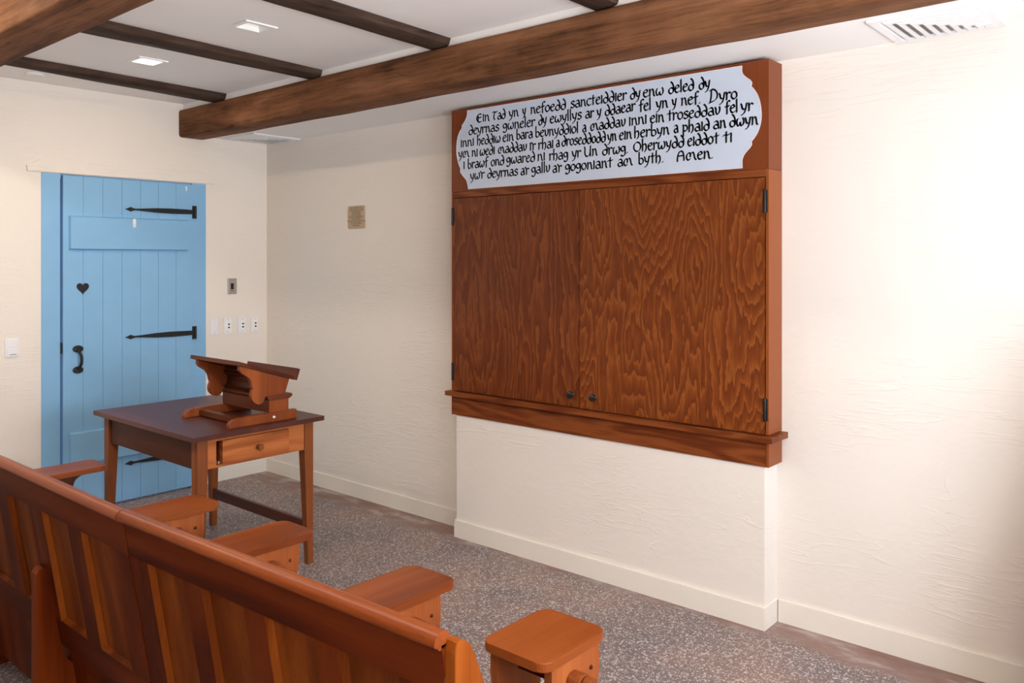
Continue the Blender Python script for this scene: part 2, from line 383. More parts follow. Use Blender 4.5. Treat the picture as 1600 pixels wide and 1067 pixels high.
# ceiling lamps
def lamp(x0, x1, y0, y1, lit, label):
    cx, cy = (x0+x1)/2, (y0+y1)/2; t = empty('recessed_ceiling_light', (cx, cy, ZC), label, 'lamp')
    a, b = (x1-x0)/2, (y1-y0)/2; f = .016
    m = MB(); m.slab('z', -.006, .012, [-a-.004, -a+f, a-f, a+.004], [-b-.004, -b+f, b-f, b+.004], {(1, 1)}); m.obj('trim_ring', M['reflector'], t)
    r = MB(); p = [(-a+f, -b+f), (a-f, -b+f), (a-f, b-f), (-a+f, b-f)]; q = [(x*.42, y*.42) for x, y in p]; h = .02 if lit else .075
    lo = [r.bm.verts.new((*v, .004)) for v in p]; hi = [r.bm.verts.new((*v, h)) for v in q]
    for i in range(4): r.bm.faces.new((lo[i], lo[(i+1) % 4], hi[(i+1) % 4], hi[i]))
    r.bm.faces.new(hi); r.obj('reflector', M['reflector'], t)
    if lit:
        MB().box(-a+f, a-f, -b+f, b-f, .004, .007).obj('lens', M['lamp'], t)
        l = bpy.data.lights.new('lamp_glow', 'AREA'); l.size = .1; l.energy = 6; l.color = (1, .82, .58)
        o = bpy.data.objects.new('lamp_glow', l); C.objects.link(o); o.parent = t; o.location = (0, 0, -.012)
    else: MB().lathe([(0, h-.03), (.012, h-.026), (.016, h-.012), (.012, h)], Matrix()).obj('bulb', M['white'], t, True)
lamp(*LIT, True, 'lit square ceiling lamp glowing warm between two dark joists')
lamp(*OFF, False, 'unlit square ceiling lamp, right of the glowing one')
for lx, ly, e, lab in ((.9, -2.72, E_ROW2, 'added unseen fill lamp by the back wall, behind the left beam'), (1.9, -2.72, E_ROW2, 'added unseen fill lamp second from the back wall, behind the left beam'),
                      (2.9, -2.72, E_ROW2, 'added unseen fill lamp third from the back wall, behind the left beam'), (3.9, -2.72, E_ROW2, 'added unseen fill lamp fourth from the back wall, behind the left beam'),
                      (4.9, -2.72, E_ROW2, 'added unseen fill lamp by the window wall, behind the left beam'), (2.93, -1.33, E_ROW1, 'lit ceiling lamp above the view, next after the unlit one'),
                      (3.9, -1.33, E_ROW1, 'lit ceiling lamp above the view, second after the unlit one'), (4.87, -1.33, E_ROW1, 'lit ceiling lamp above the view, nearest the window')):
    t = empty('recessed_ceiling_light', (lx, ly, ZC), lab, 'lamp')  # unseen lamps; the row behind the beam is added as fill light
    MB().box(-.07, .07, -.07, .07, -.006, -.0005, .002).obj('trim_ring', M['reflector'], t); MB().box(-.054, .054, -.054, .054, -.008, -.0062).obj('lens', M['lamp'], t)
    l = bpy.data.lights.new('lamp_glow', 'AREA'); l.size = .1; l.energy = e; l.color = (1, .88, .74)
    o = bpy.data.objects.new('lamp_glow', l); C.objects.link(o); o.parent = t; o.location = (0, 0, -.012)
sm = empty('smoke_detector', (.225, -1.60, ZC), 'flat round white ceiling cap near the back wall, at far left', 'detector')
MB().lathe([(0, -.012), (.042, -.012), (.048, -.006), (.048, 0)], Matrix(), 32).obj('cover', M['ceil'], sm, True)

def vent(x0, x1, y0, y1, label):
    t = empty('ceiling_vent', (x0, y0, ZS), label, 'vent'); w, d = x1-x0, y1-y0; f = .03
    m = MB(); m.slab('z', -.010, -.001, [0, f, w-f, w], [0, f, d-f, d], {(1, 1)}); m.obj('frame', M['white'], t)
    MB().box(f, w-f, f, d-f, -.0025, -.001).obj('backing', M['steel'], t)
    n = 8; sp = (w-2*f)/(n+.9)
    for k in range(n):                     # nested L-shaped louvres
        a = f + .004 + k*sp; e = sp*.74; dz = .012
        s = MB()
        s.hexa([(a, a, -.003), (a+e*.5, a, -.003), (a+e*.5, d-f, -.003), (a, d-f, -.003), (a+e*.5, a+e*.5, -dz), (a+e*1.25, a+e*1.25, -dz), (a+e*1.25, d-f, -dz), (a+e*.5, d-f, -dz)])
        s.hexa([(a, a, -.003), (w-f, a, -.003), (w-f, a+e*.5, -.003), (a+e*.5, a+e*.5, -.003), (a+e*.5, a+e*.5, -dz), (w-f, a+e*.5, -dz), (w-f, a+e*1.25, -dz), (a+e*1.25, a+e*1.25, -dz)])
        s.obj('louvre', M['white'], t)
    a = f + .004 + n*sp; MB().box(a, w-f, a, d-f, -.012, -.003, .002).obj('corner_plate', M['white'], t)
vent(4.255, 4.615, -.374, -.015, 'white square ceiling vent with nested angled louvres, at upper right')
vent(.075, .435, -.374, -.015, 'white square ceiling vent in the corner, partly hidden behind the beam end')

# ------------------------------------------------------------------ the blue door
door = struct(empty('door_1', (0, DY0, 0), 'blue boarded door with black iron strap hinges'))
Y = lambda y: y - DY0
fr = MB(); fr.box(-.06, .004, 0, .102, 0, DZ, .002).box(-.06, .004, Y(-.566), Y(DY1), 0, DZ, .002).box(-.06, -.02, .10, Y(-.566), 1.99, DZ)
fr.obj('door_frame', M['blue'], door)
lf = MB(); gs = [-1.376, -1.262, -1.147, -1.031, -.916, -.801, -.683, -.570]
for a, b in zip(gs, gs[1:]): lf.box(-.05, .014, Y(a)+.0008, Y(b)-.0008, .012, 2.004, .0035)
lf.obj('door_leaf', M['blue'], door)
def raised(z0, z1, y0, y1, name):
    m = MB(); e = .012
    m.hexa([(.013, Y(y0), z0), (.013, Y(y1), z0), (.013, Y(y1), z1), (.013, Y(y0), z1), (.034, Y(y0)+e*.5, z0+e*.6), (.034, Y(y1)-e*.5, z0+e*.6), (.034, Y(y1)-e*.5, z1-e*.6), (.034, Y(y0)+e*.5, z1-e*.6)], .002)
    m.obj(name, M['blue'], door)
raised(1.565, 1.768, -1.345, -.602, 'name_panel'); raised(.285, .48, -1.345, -.602, 'lower_panel')
def strap(z):
    L0, L1 = Y(-1.015), Y(-.565)
    up = [(0, 0), (.022, .008), (.036, .0145), (.05, .008), (.066, .0035), (.11, .008), (.20, .0145), (.30, .017), (.40, .0155), (.45, .0145)]
    pts = [(L0+a, z+b) for a, b in up] + [(L0+a, z-b) for a, b in up[::-1][:-1]]
    h = MB().prism(pts, 'x', .0145, .0205, .0015).obj('strap_hinge', M['iron'], door)
    m = MB().box(.0045, .021, Y(-.572), Y(-.543), z-.042, z+.042, .002)
    m.lathe([(.0065, -.035), (.0065, .035)], Matrix.Translation((.024, Y(-.556), z)), 12)
    m.obj('hinge_plate', M['iron'], h)
for z in (1.822, 1.024, .238): strap(z)
hp = [(16*math.sin(t)**3, 13*math.cos(t)-5*math.cos(2*t)-2*math.cos(3*t)-math.cos(4*t)) for t in [2*PI*i/40 for i in range(40)]]
MB().prism([(Y(-1.265)+a*.0022, 1.338+b*.0024) for a, b in hp], 'x', .0145, .019, .001).obj('heart_plate', M['iron'], door)
hd = MB(); yh = Y(-1.293)
for z in (.975, .85):
    hd.prism([(yh+.031*math.cos(a), z+.021*math.sin(a)) for a in [2*PI*i/28 for i in range(28)]], 'x', .0145, .021, .0025)
hd.tube([(.02, yh, .965), (.036, yh+.004, .955), (.052, yh+.006, .935), (.056, yh+.007, .912), (.052, yh+.006, .888), (.036, yh+.004, .868), (.02, yh, .858)], [.010, .008, .008, .0085, .008, .008, .010], 10, Vector((0,1,0)))
hd.obj('door_handle', M['iron'], door, True)
MB().box(.004, .0135, Y(-1.388), Y(-1.378), .955, 1.018).obj('latch_slot', M['iron'], door)
for y, z, w, h, x, lab in ((-.614, 1.975, .011, .030, .0145, 'small white adhesive hook at the top of the blue door'), (-.965, 1.735, .020, .055, .0345, 'white adhesive hook on the raised panel of the blue door')):
    o = empty('adhesive_hook', (x, y, z), lab, 'hook')
    MB().prism(rounded(-w/2, w/2, -h/2, h/2, w*.4, 4), 'x', 0, .004, .001).obj('base', M['white'], o)
    MB().tube([(.003, 0, -h*.15), (.010, 0, -h*.28), (.010, 0, -h*.12)], w*.18, 8, Vector((0,1,0))).obj('hook', M['white'], o, True)

# ------------------------------------------------------------------ wall plates
PL = 'wall plates in a row right of the door'
def plate(y0, y1, z0, z1, kind, label, group=None, name='wall_plate', mat='white'):
    cy, cz = (y0+y1)/2, (z0+z1)/2; w, h = y1-y0, z1-z0
    o = empty(name, (0, cy, cz), label, 'wall plate' if kind != 'rocker' else 'light switch', group)
    MB().prism(rounded(-w/2, w/2, -h/2, h/2, .004, 3), 'x', .0002, .007, .003).obj('cover_plate', M[mat], o)
    if kind == 'jack':
        MB().prism(rounded(-.016, .016, -.030, .030, .004, 3), 'x', .0065, .0085, .001).obj('insert', M['reflector'], o)
        for z in (.010, -.012):
            MB().lathe([(.0055, 0), (.0055, .008), (.003, .009), (0, .009)], Matrix.Translation((.008, .004, z)) @ Matrix.Rotation(PI/2, 4, 'Y'), 12).obj('socket', M['black'], o)
    for z in (h*.38, -h*.38):
        if kind != 'rocker': MB().lathe([(.003, 0), (.003, .0012), (0, .0014)], Matrix.Translation((.0068, 0, z)) @ Matrix.Rotation(PI/2, 4, 'Y'), 10).obj('screw', M['steel'], o)
    if kind == 'rocker':
        for k in (0, 1):
            z = (h*.225, -h*.225)[k]
            MB().prism(rounded(-w*.36, w*.36, z-h*.2, z+h*.2, .003, 3), 'x', .0065, .011, .0015).obj('rocker', M['white'], o)
        MB().box(.0105, .0115, -w*.2, w*.3, -h*.37, -h*.345).obj('indicator', M['black'], o)
    if kind == 'dark':
        MB().box(.0065, .009, -.012, .010, -.022, .020, .001).obj('sensor_window', M['black'], o)
        MB().box(.0066, .0078, -.014, .014, -.034, -.031).obj('slot', M['black'], o)
plate(-.437, -.381, 1.0, 1.114, 'blank', 'blank white wall plate closest to the blue door, first of the row of four', PL)
plate(-.338, -.276, 1.0, 1.109, 'jack', 'white socket plate next to the blank one, second in the row from the door', PL)
plate(-.232, -.167, .999, 1.106, 'jack', 'white socket plate third in the row from the door', PL)
plate(-.130, -.071, 1.0, 1.103, 'jack', 'white socket plate nearest the room corner, last of the row of four', PL)
plate(-.309, -.240, 1.271, 1.379, 'dark', 'steel wall plate with a black window, above the row of white plates', None, 'control_plate', 'steel')
plate(-1.678, -1.608, .956, 1.063, 'rocker', 'white double rocker switch on the wall left of the blue door', None, 'light_switch')

pq = empty('wall_plaque', (1.016, 0, 1.777), 'small tan engraved notice plaque on the cream wall left of the cabinet', 'plaque')
MB().prism(rounded(-.085, .085, -.073, .073, .012, 4), 'y', -.006, -.0002, .002).obj('plate', M['tan'], pq)
cu = bpy.data.curves.new('lettering', 'FONT'); cu.body = 'HELP PROTECT THE\nNATIONALITY ROOMS\nNO SMOKING\nOR DRINKING\nNO FOOD, BEVERAGES\nNO LITTERING\nDO NOT MOVE FURNITURE\nDO NOT WRITE\nON DESKS'
cu.size = .0142; cu.align_x = 'CENTER'; cu.align_y = 'CENTER'; cu.space_line = .98; cu.materials.append(M['ink'])
lo = bpy.data.objects.new('lettering', cu); lm = bpy.data.meshes.new_from_object(lo); bpy.data.objects.remove(lo)
lt = bpy.data.objects.new('lettering', lm); C.objects.link(lt); lt.parent = pq; lt.rotation_euler = (PI/2, 0, 0); lt.location = (0, -.0066, .002)

# ------------------------------------------------------------------ wall cabinet
A0, A1, YF = 1.995, 3.799, -.131
cab = empty('wall_cabinet', (A0, 0, .664), 'reddish oak two-door wall cabinet on the plastered pier', 'cabinet')
def cb(name, mat, f, par=None, sm=False):
    m = MB(); f(m)
    bmesh.ops.translate(m.bm, verts=m.bm.verts, vec=Vector((-A0, 0, -.664)))
    return m.obj(name, M[mat], par or cab, sm)
cb('carcass', 'stain_z', lambda m: m.box(A0+.012, A1-.014, -.104, -.0005, .702, 1.87))
cb('side_panel', 'stain_z', lambda m: m.box(A0, A0+.009, YF, -.0005, .795, 1.872, .001))
cb('side_panel', 'stain_z', lambda m: m.box(A1-.012, A1, YF, -.0005, .795, 1.872, .001))
cb('top_rail', 'stain_x', lambda m: m.box(A0+.009, A1-.012, YF, -.104, 1.842, 1.872, .001))
cb('header', 'veneer', lambda m: m.box(A0, A1, YF, -.0005, 1.8735, 2.317, .0015))
def cdoor(x0, x1, yf, hx, kx, mat):
    d = cb('door', mat, lambda m: m.box(x0, x1, yf, -.106, .797, 1.838, .0015))
    for z0, z1 in ((.852, .942), (1.695, 1.786)):
        def hg(m):
            m.lathe([(.0001, z0-.004), (.005, z0-.002), (.0055, z0), (.0055, z1), (.005, z1+.002), (.0001, z1+.004)], Matrix.Translation((hx, yf-.004, 0)), 12)
            m.box(hx-.009, hx+.009, yf-.0022, yf+.001, z0, z1)
        cb('hinge', 'iron', hg, d, True)
    R_ = Matrix.Translation((kx, yf, .857)) @ Matrix.Rotation(PI/2, 4, 'X')
    cb('knob', 'black', lambda m: m.lathe([(.012, 0), (.010, .003), (.008, .006), (.010, .009), (.0165, .013), (.0185, .019), (.016, .025), (.009, .029), (0, .030)], R_, 20), d, True)
cdoor(2.006, 2.8565, YF, 2.004, 2.812, 'ply_l'); cdoor(2.8625, 3.782, YF-.006, 3.787, 2.948, 'ply')
cb('ledge', 'stain_x', lambda m: m.box(A0-.022, A1+.026, YF-.030, -.0005, .768, .792, .004))
def apron(m): m.box(A0, A1-.013, YF, -.0005, .664, .766, .001)
cb('apron', 'stain_x', apron); cb('apron_end', 'stain_z', lambda m: m.box(A1-.011, A1, YF, -.0005, .664, .766, .001))

# ------------------------------------------------------------------ the lettered board
sgn = empty('lettered_board', (2.11, YF, 1.884), 'pale grey shaped board with six lines of black Welsh uncial lettering', 'sign')
LPX = [(210,163),(212,190),(206,228),(182,285),(148,330),(150,362),(126,400),(101,480),(92,600),(101,690),(118,760),(140,812),(135,848),(165,890),(198,930),(215,980),(222,1033)]
RPX = [(772,20),(772,78),(790,120),(830,155),(868,180),(886,210),(875,245),(912,285),(950,350),(976,440),(988,560),(978,660),(950,750),(905,825),(872,865),(881,893),(860,930),(815,980),(787,1025),(773,1075),(776,1155)]
L = [ony(700+x/7.112, 150+y/7.112, YF-.008) for x, y in LPX]; Rr = [ony(1050+x/7.112, 100+y/7.112, YF-.008) for x, y in RPX]
def curvy(p): return smooth_poly(p[:5], 4)[:-1] + smooth_poly(p[5:12], 4)[:-1] + smooth_poly(p[12:], 4) if len(p) == 17 else smooth_poly(p[:6], 4)[:-1] + smooth_poly(p[6:15], 4)[:-1] + smooth_poly(p[15:], 4)
out = [(x-2.11, z-1.884) for x, z in curvy(L) + curvy(Rr)[::-1]]
MB().prism(out, 'y', -.006, -.0005, 0).obj('board', M['board'], sgn)
rim = MB(); cxm = sum(p[0] for p in out)/len(out); czm = sum(p[1] for p in out)/len(out)
rim.tube([(x, -.0058, z) for x, z in out] + [(out[0][0], -.0058, out[0][1])], .0016, 6, Vector((0,1,0))); rim.obj('painted_edge', M['edge'], sgn)

# a broad-nib uncial hand: strokes as centre lines (x-height 1), widths per glyph
def arc(cx, cy, rx, ry, a0, a1, n=12): return [(cx+rx*math.cos(math.radians(a0+(a1-a0)*i/n)), cy+ry*math.sin(math.radians(a0+(a1-a0)*i/n))) for i in range(n+1)]
G = {
 'a': (.66, [arc(.30, .27, .22, .27, 20, 330), [(.18, .90), (.30, .98), (.44, .92), (.52, .70), (.54, .35), (.60, .02)]]),
 'b': (.64, [[(.12, 1.62), (.12, .8), (.14, .15)], arc(.32, .40, .25, .40, 130, -150)]),
 'c': (.52, [arc(.36, .48, .28, .48, 50, 310)]),
 'd': (.66, [arc(.32, .36, .25, .38, 0, 360, 18), [(.30, 1.52), (.46, 1.30), (.56, .95), (.58, .6), (.55, .32)]]),
 'e': (.58, [[(.12, .52), (.34, .60), (.48, .68), (.44, .90), (.30, .96), (.14, .78), (.08, .48), (.14, .14), (.32, .0), (.54, .14)]]),
 'f': (.52, [[(.54, 1.42), (.42, 1.56), (.28, 1.44), (.24, 1.1), (.23, .5), (.24, -.10)], [(.04, .82), (.46, .90)]]),
 'g': (.62, [arc(.28, .62, .21, .33, 0, 360, 18), [(.50, .92), (.52, .5), (.52, .0), (.42, -.32), (.24, -.38), (.08, -.24)]]),
 'h': (.66, [[(.12, 1.62), (.12, .8), (.13, .0)], [(.14, .62), (.30, .90), (.46, .84), (.53, .5), (.48, .1), (.36, -.14)]]),
 'i': (.26, [[(.10, 1.12), (.14, 1.0), (.13, .5), (.14, .0)]]),
 'l': (.28, [[(.12, 1.62), (.13, .8), (.14, .0)]]),
 'n': (.68, [[(.10, .98), (.14, .6), (.12, .0)], [(.14, .66), (.30, .92), (.44, .86), (.50, .5), (.54, .12), (.62, .0)]]),
 'm': (1.06, [[(.46, .74), (.36, .92), (.22, .88), (.10, .62), (.08, .32), (.18, .06), (.32, .02), (.42, .16)], [(.44, .40), (.46, .74), (.60, .96), (.74, .88), (.82, .5), (.88, .14), (1.0, .0)]]),
 'o': (.62, [arc(.31, .47, .25, .45, 0, 360, 20)]),
 'p': (.62, [[(.08, .96), (.13, .8), (.13, .1), (.12, -.55)], arc(.31, .52, .24, .38, 140, -140)]),
 'r': (.50, [[(.08, .98), (.13, .6), (.12, .0)], [(.14, .64), (.26, .90), (.38, .92), (.48, .80)]]),
 's': (.54, [[(.48, .84), (.32, .97), (.14, .86), (.16, .64), (.34, .50), (.46, .34), (.42, .10), (.24, .0), (.06, .14)]]),
 't': (.56, [[(.29, 1.34), (.28, .7), (.29, .0)], [(.02, .86), (.18, .96), (.36, .90), (.54, 1.0)]]),
 'u': (.60, [[(.06, .96), (.14, .76), (.15, .36), (.24, .08), (.36, .10), (.48, .38), (.52, .70), (.48, 1.0)]]),
 'w': (.86, [[(.18, .92), (.09, .60), (.12, .2), (.24, .02), (.36, .14), (.42, .46)], [(.42, .46), (.46, .14), (.58, .02), (.72, .2), (.78, .6), (.68, .98)]]),
 'y': (.62, [[(.04, .94), (.12, .72), (.16, .40), (.28, .24), (.42, .34)], [(.54, 1.0), (.50, .6), (.42, .1), (.28, -.30), (.10, -.42)]]),
 'E': (.80, [arc(.46, .58, .38, .64, 60, 300, 16), [(.26, 1.12), (.26, .06)], [(.26, .62), (.68, .70)]]),
 'T': (.80, [[(.02, 1.14), (.22, 1.26), (.48, 1.16), (.78, 1.24)], [(.40, 1.18), (.28, .8), (.26, .3), (.40, .02)]]),
 'D': (.92, [[(.22, 1.55), (.20, .7), (.10, .0), (.02, -.14)], [(.06, 1.46), (.30, 1.58), (.60, 1.40), (.78, .95), (.74, .45), (.50, .12), (.10, -.06)]]),
 'U': (.95, [[(.08, 1.40), (.16, 1.1), (.14, .5), (.26, .08), (.48, .02), (.68, .2), (.78, .6)], [(.80, 1.44), (.78, .7), (.80, .0)]]),
 'O': (.92, [arc(.46, .62, .38, .62, 0, 360, 24)]),
 'A': (.90, [[(.12, -.08), (.12, .4), (.22, .95), (.42, 1.22)], [(.26, 1.14), (.46, 1.26), (.64, 1.08), (.72, .6), (.74, .0)], [(.16, .62), (.70, .66)]]),
 '.': (.26, [[(.10, .02), (.15, .05)]]),
 "'": (.12, [[(.06, 1.16), (.07, .98)]]),
}
def hull(P):
    P = sorted(set(P))
    def half(P):
        h = []
        for p in P:
            while len(h) > 1 and (h[-1][0]-h[-2][0])*(p[1]-h[-2][1]) - (h[-1][1]-h[-2][1])*(p[0]-h[-2][0]) <= 0: h.pop()
            h.append(p)
        return h
    a, b = half(P), half(P[::-1]); return a[:-1] + b[:-1]
XH = .0335
NA = math.radians(32); NWd, NTh = .235*XH, .10*XH
c_, s_ = math.cos(NA), math.sin(NA)
NIB = [(c_*a - s_*b, s_*a + c_*b) for a, b in ((-NWd/2, -NTh/2), (NWd/2, -NTh/2), (NWd/2, NTh/2), (-NWd/2, NTh/2))]
let = MB()
def word(txt, p0, p1):
    (x0, z0), (x1, z1) = p0, p1
    tot = sum(G[c][0] for c in txt) - .10; k = (x1-x0-NWd*.6)/tot; pen = 0
    for ch in txt:
        wd, strokes = G[ch]
        for st in strokes:
            st = smooth_poly(st, 3) if len(st) < 12 else st
            q = []
            for gx, gy in st:
                xx = x0 + NWd*.3 + (pen+gx-.05)*k; t = (xx-x0)/(x1-x0)
                q.append((xx, z0+(z1-z0)*t + gy*XH))
            for a, b in zip(q, q[1:]):
                h = hull([(a[0]+n[0], a[1]+n[1]) for n in NIB] + [(b[0]+n[0], b[1]+n[1]) for n in NIB])
                if len(h) > 2: let.bm.faces.new([let.bm.verts.new((x-2.11, -.0068, z-1.884)) for x, z in h])
        pen += wd
OFFS = {'A': (700, 150), 'B': (830, 130), 'C': (960, 110), 'D': (1050, 100)}
def wd(txt, c0, x0, y0, c1, x1, y1):
    P = [ony(OFFS[c][0]+x/7.112, OFFS[c][1]+y/7.112, YF-.007) for c, x, y in ((c0, x0, y0), (c1, x1, y1))]
    word(txt, *P)
for row in (
 ('Ein','A',313,290,'A',462,275),('Tad','A',492,268,'A',640,248),('yn','A',675,240,'A',785,222),('y','A',825,215,'A',866,208),('nefoedd','A',915,200,'B',388,286),('sancteiddier','B',435,278,'B',1062,182),('dy','C',172,322,'C',290,305),('enw','C',315,300,'C',550,270),('deled','C',597,262,'C',888,216),('dy','C',935,212,'C',1065,195),
 ('deyrnas','A',228,432,'A',568,386),('gwneler','A',607,380,'A',968,332),('dy','A',1003,325,'B',172,452),('ewyllys','B',205,446,'B',562,396),('ar','B',598,392,'B',698,378),('y','B',727,372,'B',780,364),('ddaear','B',817,364,'B',1158,302),('fel','C',270,455,'C',410,436),('yn','C',460,428,'C',597,410),('y','C',637,404,'C',692,396),('nef.','C',737,392,'C',962,362),('Dyro','D',412,425,'D',727,384),
 ('inni','A',138,570,'A',290,548),('heddiw','A',320,545,'A',585,514),('ein','A',605,510,'A',730,494),('bara','A',757,485,'A',943,464),('beunyddiol','A',967,460,'B',527,550),('a','B',567,545,'B',613,538),('maddau','B',655,530,'B',1050,476),('inni','C',157,615,'C',362,588),('ein','C',393,586,'C',555,570),('troseddau','C',585,562,'C',1180,488),('fel','D',585,550,'D',735,533),('yr','D',760,528,'D',903,518),
 ('ym','A',115,690,'A',238,674),('ni','A',262,674,'A',332,668),('wedi','A',350,665,'A',522,644),('maddau','A',555,640,'A',877,606),("i'r",'A',905,605,'A',975,598),('rhai','A',1000,594,'B',248,716),('a','B',275,710,'B',318,705),('droseddodd','B',337,700,'B',830,650),('yn','B',845,648,'B',950,634),('ein','B',975,632,'C',195,756),('herbyn','C',215,752,'C',612,708),('a','C',657,695,'C',712,690),('phaid','C',752,690,'C',1060,662),('an','D',455,725,'D',603,706),('dwyn','D',635,700,'D',958,670),
 ('i','A',165,812,'A',190,808),('brawf','A',217,808,'A',445,782),('ond','A',475,780,'A',625,762),('gwared','A',647,756,'A',968,726),('ni','A',992,722,'A',1080,712),('rhag','B',197,858,'B',412,838),('yr','B',450,830,'B',553,820),('Un','B',583,818,'B',737,800),('drwg.','B',787,800,'B',1080,772),('Oherwydd','C',207,905,'C',778,848),('eiddot','C',808,842,'C',1162,808),('ti','D',565,876,'D',672,864),
 ("yw'r",'A',245,934,'A',405,912),('deyrnas','A',435,912,'A',778,880),("a'r",'A',805,880,'A',900,870),('gallu','A',925,868,'A',1135,842),("a'r",'B',235,995,'B',340,984),('gogoniant','B',375,980,'B',905,932),('am','B',957,928,'B',1130,908),('byth.','C',262,1045,'C',550,1018),('Amen.','C',687,1008,'C',1100,975)):
    wd(*row)
let.obj('lettering', M['paint'], sgn)

# ------------------------------------------------------------------ table with drawer
TX, TY, TZ, HX, HY, OV = 1.2941, -1.1767, .7298, .5082, .3447, .0385
tb = empty('wooden_table', (TX, TY, 0), 'brown wooden table with a drawer and tapered legs, in front of the blue door', 'table')
MB().box(-HX, HX, -HY, HY, TZ-.022, TZ, .003).obj('table_top', M['table_x'], tb)
LX, LY = HX-OV, HY-OV; LW, LB, ZT = .05, .030, TZ-.0225
for sx in (1, -1):
    for sy in (1, -1):
        a = lambda w: sorted((sx*LX, sx*(LX-w))); b = lambda w: sorted((sy*LY, sy*(LY-w)))
        p = lambda w, z: [(a(w)[0], b(w)[0], z), (a(w)[1], b(w)[0], z), (a(w)[1], b(w)[1], z), (a(w)[0], b(w)[1], z)]
        m = MB(); m.hexa(p(LW, .56) + p(LW, ZT), .0015); m.hexa(p(LB, 0) + p(LW, .5602), .0015)
        m.obj('leg', M['leg_z'] if sx > 0 else M['leg_z'], tb)
AP = ZT-.138
MB().box(-LX+LW, LX-LW, -LY+.010, -LY+.030, AP, ZT).obj('apron', M['apron_x'], tb)
MB().box(-LX+LW, LX-LW, LY-.030, LY-.010, AP, ZT).obj('apron', M['table_x'], tb)
MB().box(-LX+.008, -LX+.028, -LY+LW, LY-LW, AP, ZT).obj('apron', M['table_x'], tb)
sl0, dr0, dr1, dz0, dz1 = -.212, -.186, .163, AP+.012, AP+.118
m = MB(); m.slab('x', LX-.026, LX-.006, [-LY+LW, sl0, dr1+.002, LY-LW], [AP, dz0-.001, dz1+.001, ZT], {(1, 1)}); m.obj('apron', M['table_y'], tb)
MB().box(LX-.30, LX-.10, sl0-.02, dr1+.03, dz0-.004, dz1+.004).obj('slot_dark_fill', M['black'], tb)  # black box that paints the dark inside of the drawer slot
dw = MB().box(LX-.024, LX+.004, dr0, dr1, dz0, dz1, .0025).obj('drawer', M['table_y'], tb)
MB().box(LX-.09, LX-.024, dr0+.01, dr1-.01, dz0+.004, dz1-.01).obj('drawer_box', M['leg_z'], dw)
MB().lathe([(.011, 0), (.010, .003), (.0065, .008), (.007, .014), (.013, .020), (.0155, .027), (.012, .033), (0, .035)], Matrix.Translation((LX+.004, -.006, .632)) @ Matrix.Rotation(PI/2, 4, 'Y'), 20).obj('knob', M['leg_z'], dw, True)
MB().lathe([(.004, 0), (.004, .004), (0, .005)], Matrix.Translation((LX-.09, -.199, dz0+.02)) @ Matrix.Rotation(PI/2, 4, 'Y'), 10).obj('stop_pin', M['white'], tb)
MB().box(-LX+.012, LX-.012, LY-.030, LY-.012, .158, .212, .002).obj('stretcher', M['table_x'], tb)

# ------------------------------------------------------------------ bookrest on the table
BX0, BX1 = 1.312, 1.744
br = empty('bookrest', (1.53, -1.13, TZ), 'sloping wooden bookrest with scrolled brackets standing on the table', 'bookrest')
def B(name, mat, f, sm=False):
    m = MB(); f(m); bmesh.ops.translate(m.bm, verts=m.bm.verts, vec=Vector((-1.53, 1.13, -TZ))); return m.obj(name, M[mat], br, sm)
run = [(-.955, TZ+.0005), (-.955, .774)] + [(-1.19, .774), (-1.25, .772)] + smooth_poly([(-1.282, .769), (-1.302, .760), (-1.315, .745), (-1.317, TZ+.0005)], 4)
for x in (BX0-.002, BX1-.028): B('runner', 'rest_z', lambda m: m.prism(run, 'x', x, x+.03, .003))
B('crossbar', 'rest_x', lambda m: m.box(BX0+.02, BX1-.02, -1.245, -1.215, TZ+.006, TZ+.032, .003))
B('pedestal', 'rest_x', lambda m: m.box(BX0+.012, BX1-.006, -1.107, -1.0, .7745, .832, .001))
B('pedestal_cap', 'rest_x', lambda m: m.prism([(-1.107, .832), (-1.112, .838), (-1.118, .846), (-1.118, .856), (-.984, .856), (-.978, .846), (-.988, .838), (-1.0, .832)], 'x', BX0+.004, BX1+.003, .001))
B('lit_pedestal_end', 'rest_z', lambda m: m.box(BX1-.0055, BX1, -1.106, -1.0005, .775, .8315, .001))  # thin lighter slab that paints the lit end of the pedestal
br_pts = [(-.995, .926), (-1.262, 1.012)] + smooth_poly([(-1.262, .993), (-1.252, .978), (-1.228, .962), (-1.209, .946), (-1.200, .922), (-1.197, .904)], 4) + \
    [(-1.190, .900)] + smooth_poly([(-1.198, .884), (-1.201, .866), (-1.196, .846), (-1.182, .831), (-1.162, .8225), (-1.142, .828), (-1.134, .840), (-1.130, .8565)], 4) + [(-1.02, .8565)]
B('bracket', 'rest_z', lambda m: m.prism(br_pts, 'x', BX1-.024, BX1, .002))
B('bracket', 'rest_z', lambda m: m.prism(br_pts, 'x', BX0+.028, BX0+.052, .002))
web = [(-1.03, .8567), (-1.118, .8567), (-1.124, .866), (-1.112, .876), (-1.105, .90), (-1.108, .925), (-1.122, .932), (-1.128, .942), (-1.118, .950), (-1.118, .962), (-1.09, .953), (-1.03, .936)]
B('web', 'rest_x', lambda m: m.prism(web, 'x', BX0+.0525, BX1-.0245, .001))
n_ = Vector((0, (.926-1.012), -.267)).normalized()   # under-side slope runs down toward +y
bd = [(-1.275, 1.0165), (-.972, .919), (-.968, .937), (-1.270, 1.0345)]
B('board', 'rest_x', lambda m: m.prism(bd, 'x', BX0-.004, BX1+.006, .0015))
B('lip', 'rest_x', lambda m: m.prism([(-.974, .9195), (-.955, .915), (-.9365, .968), (-.954, .974)], 'x', BX0-.004, BX1+.006, .002))
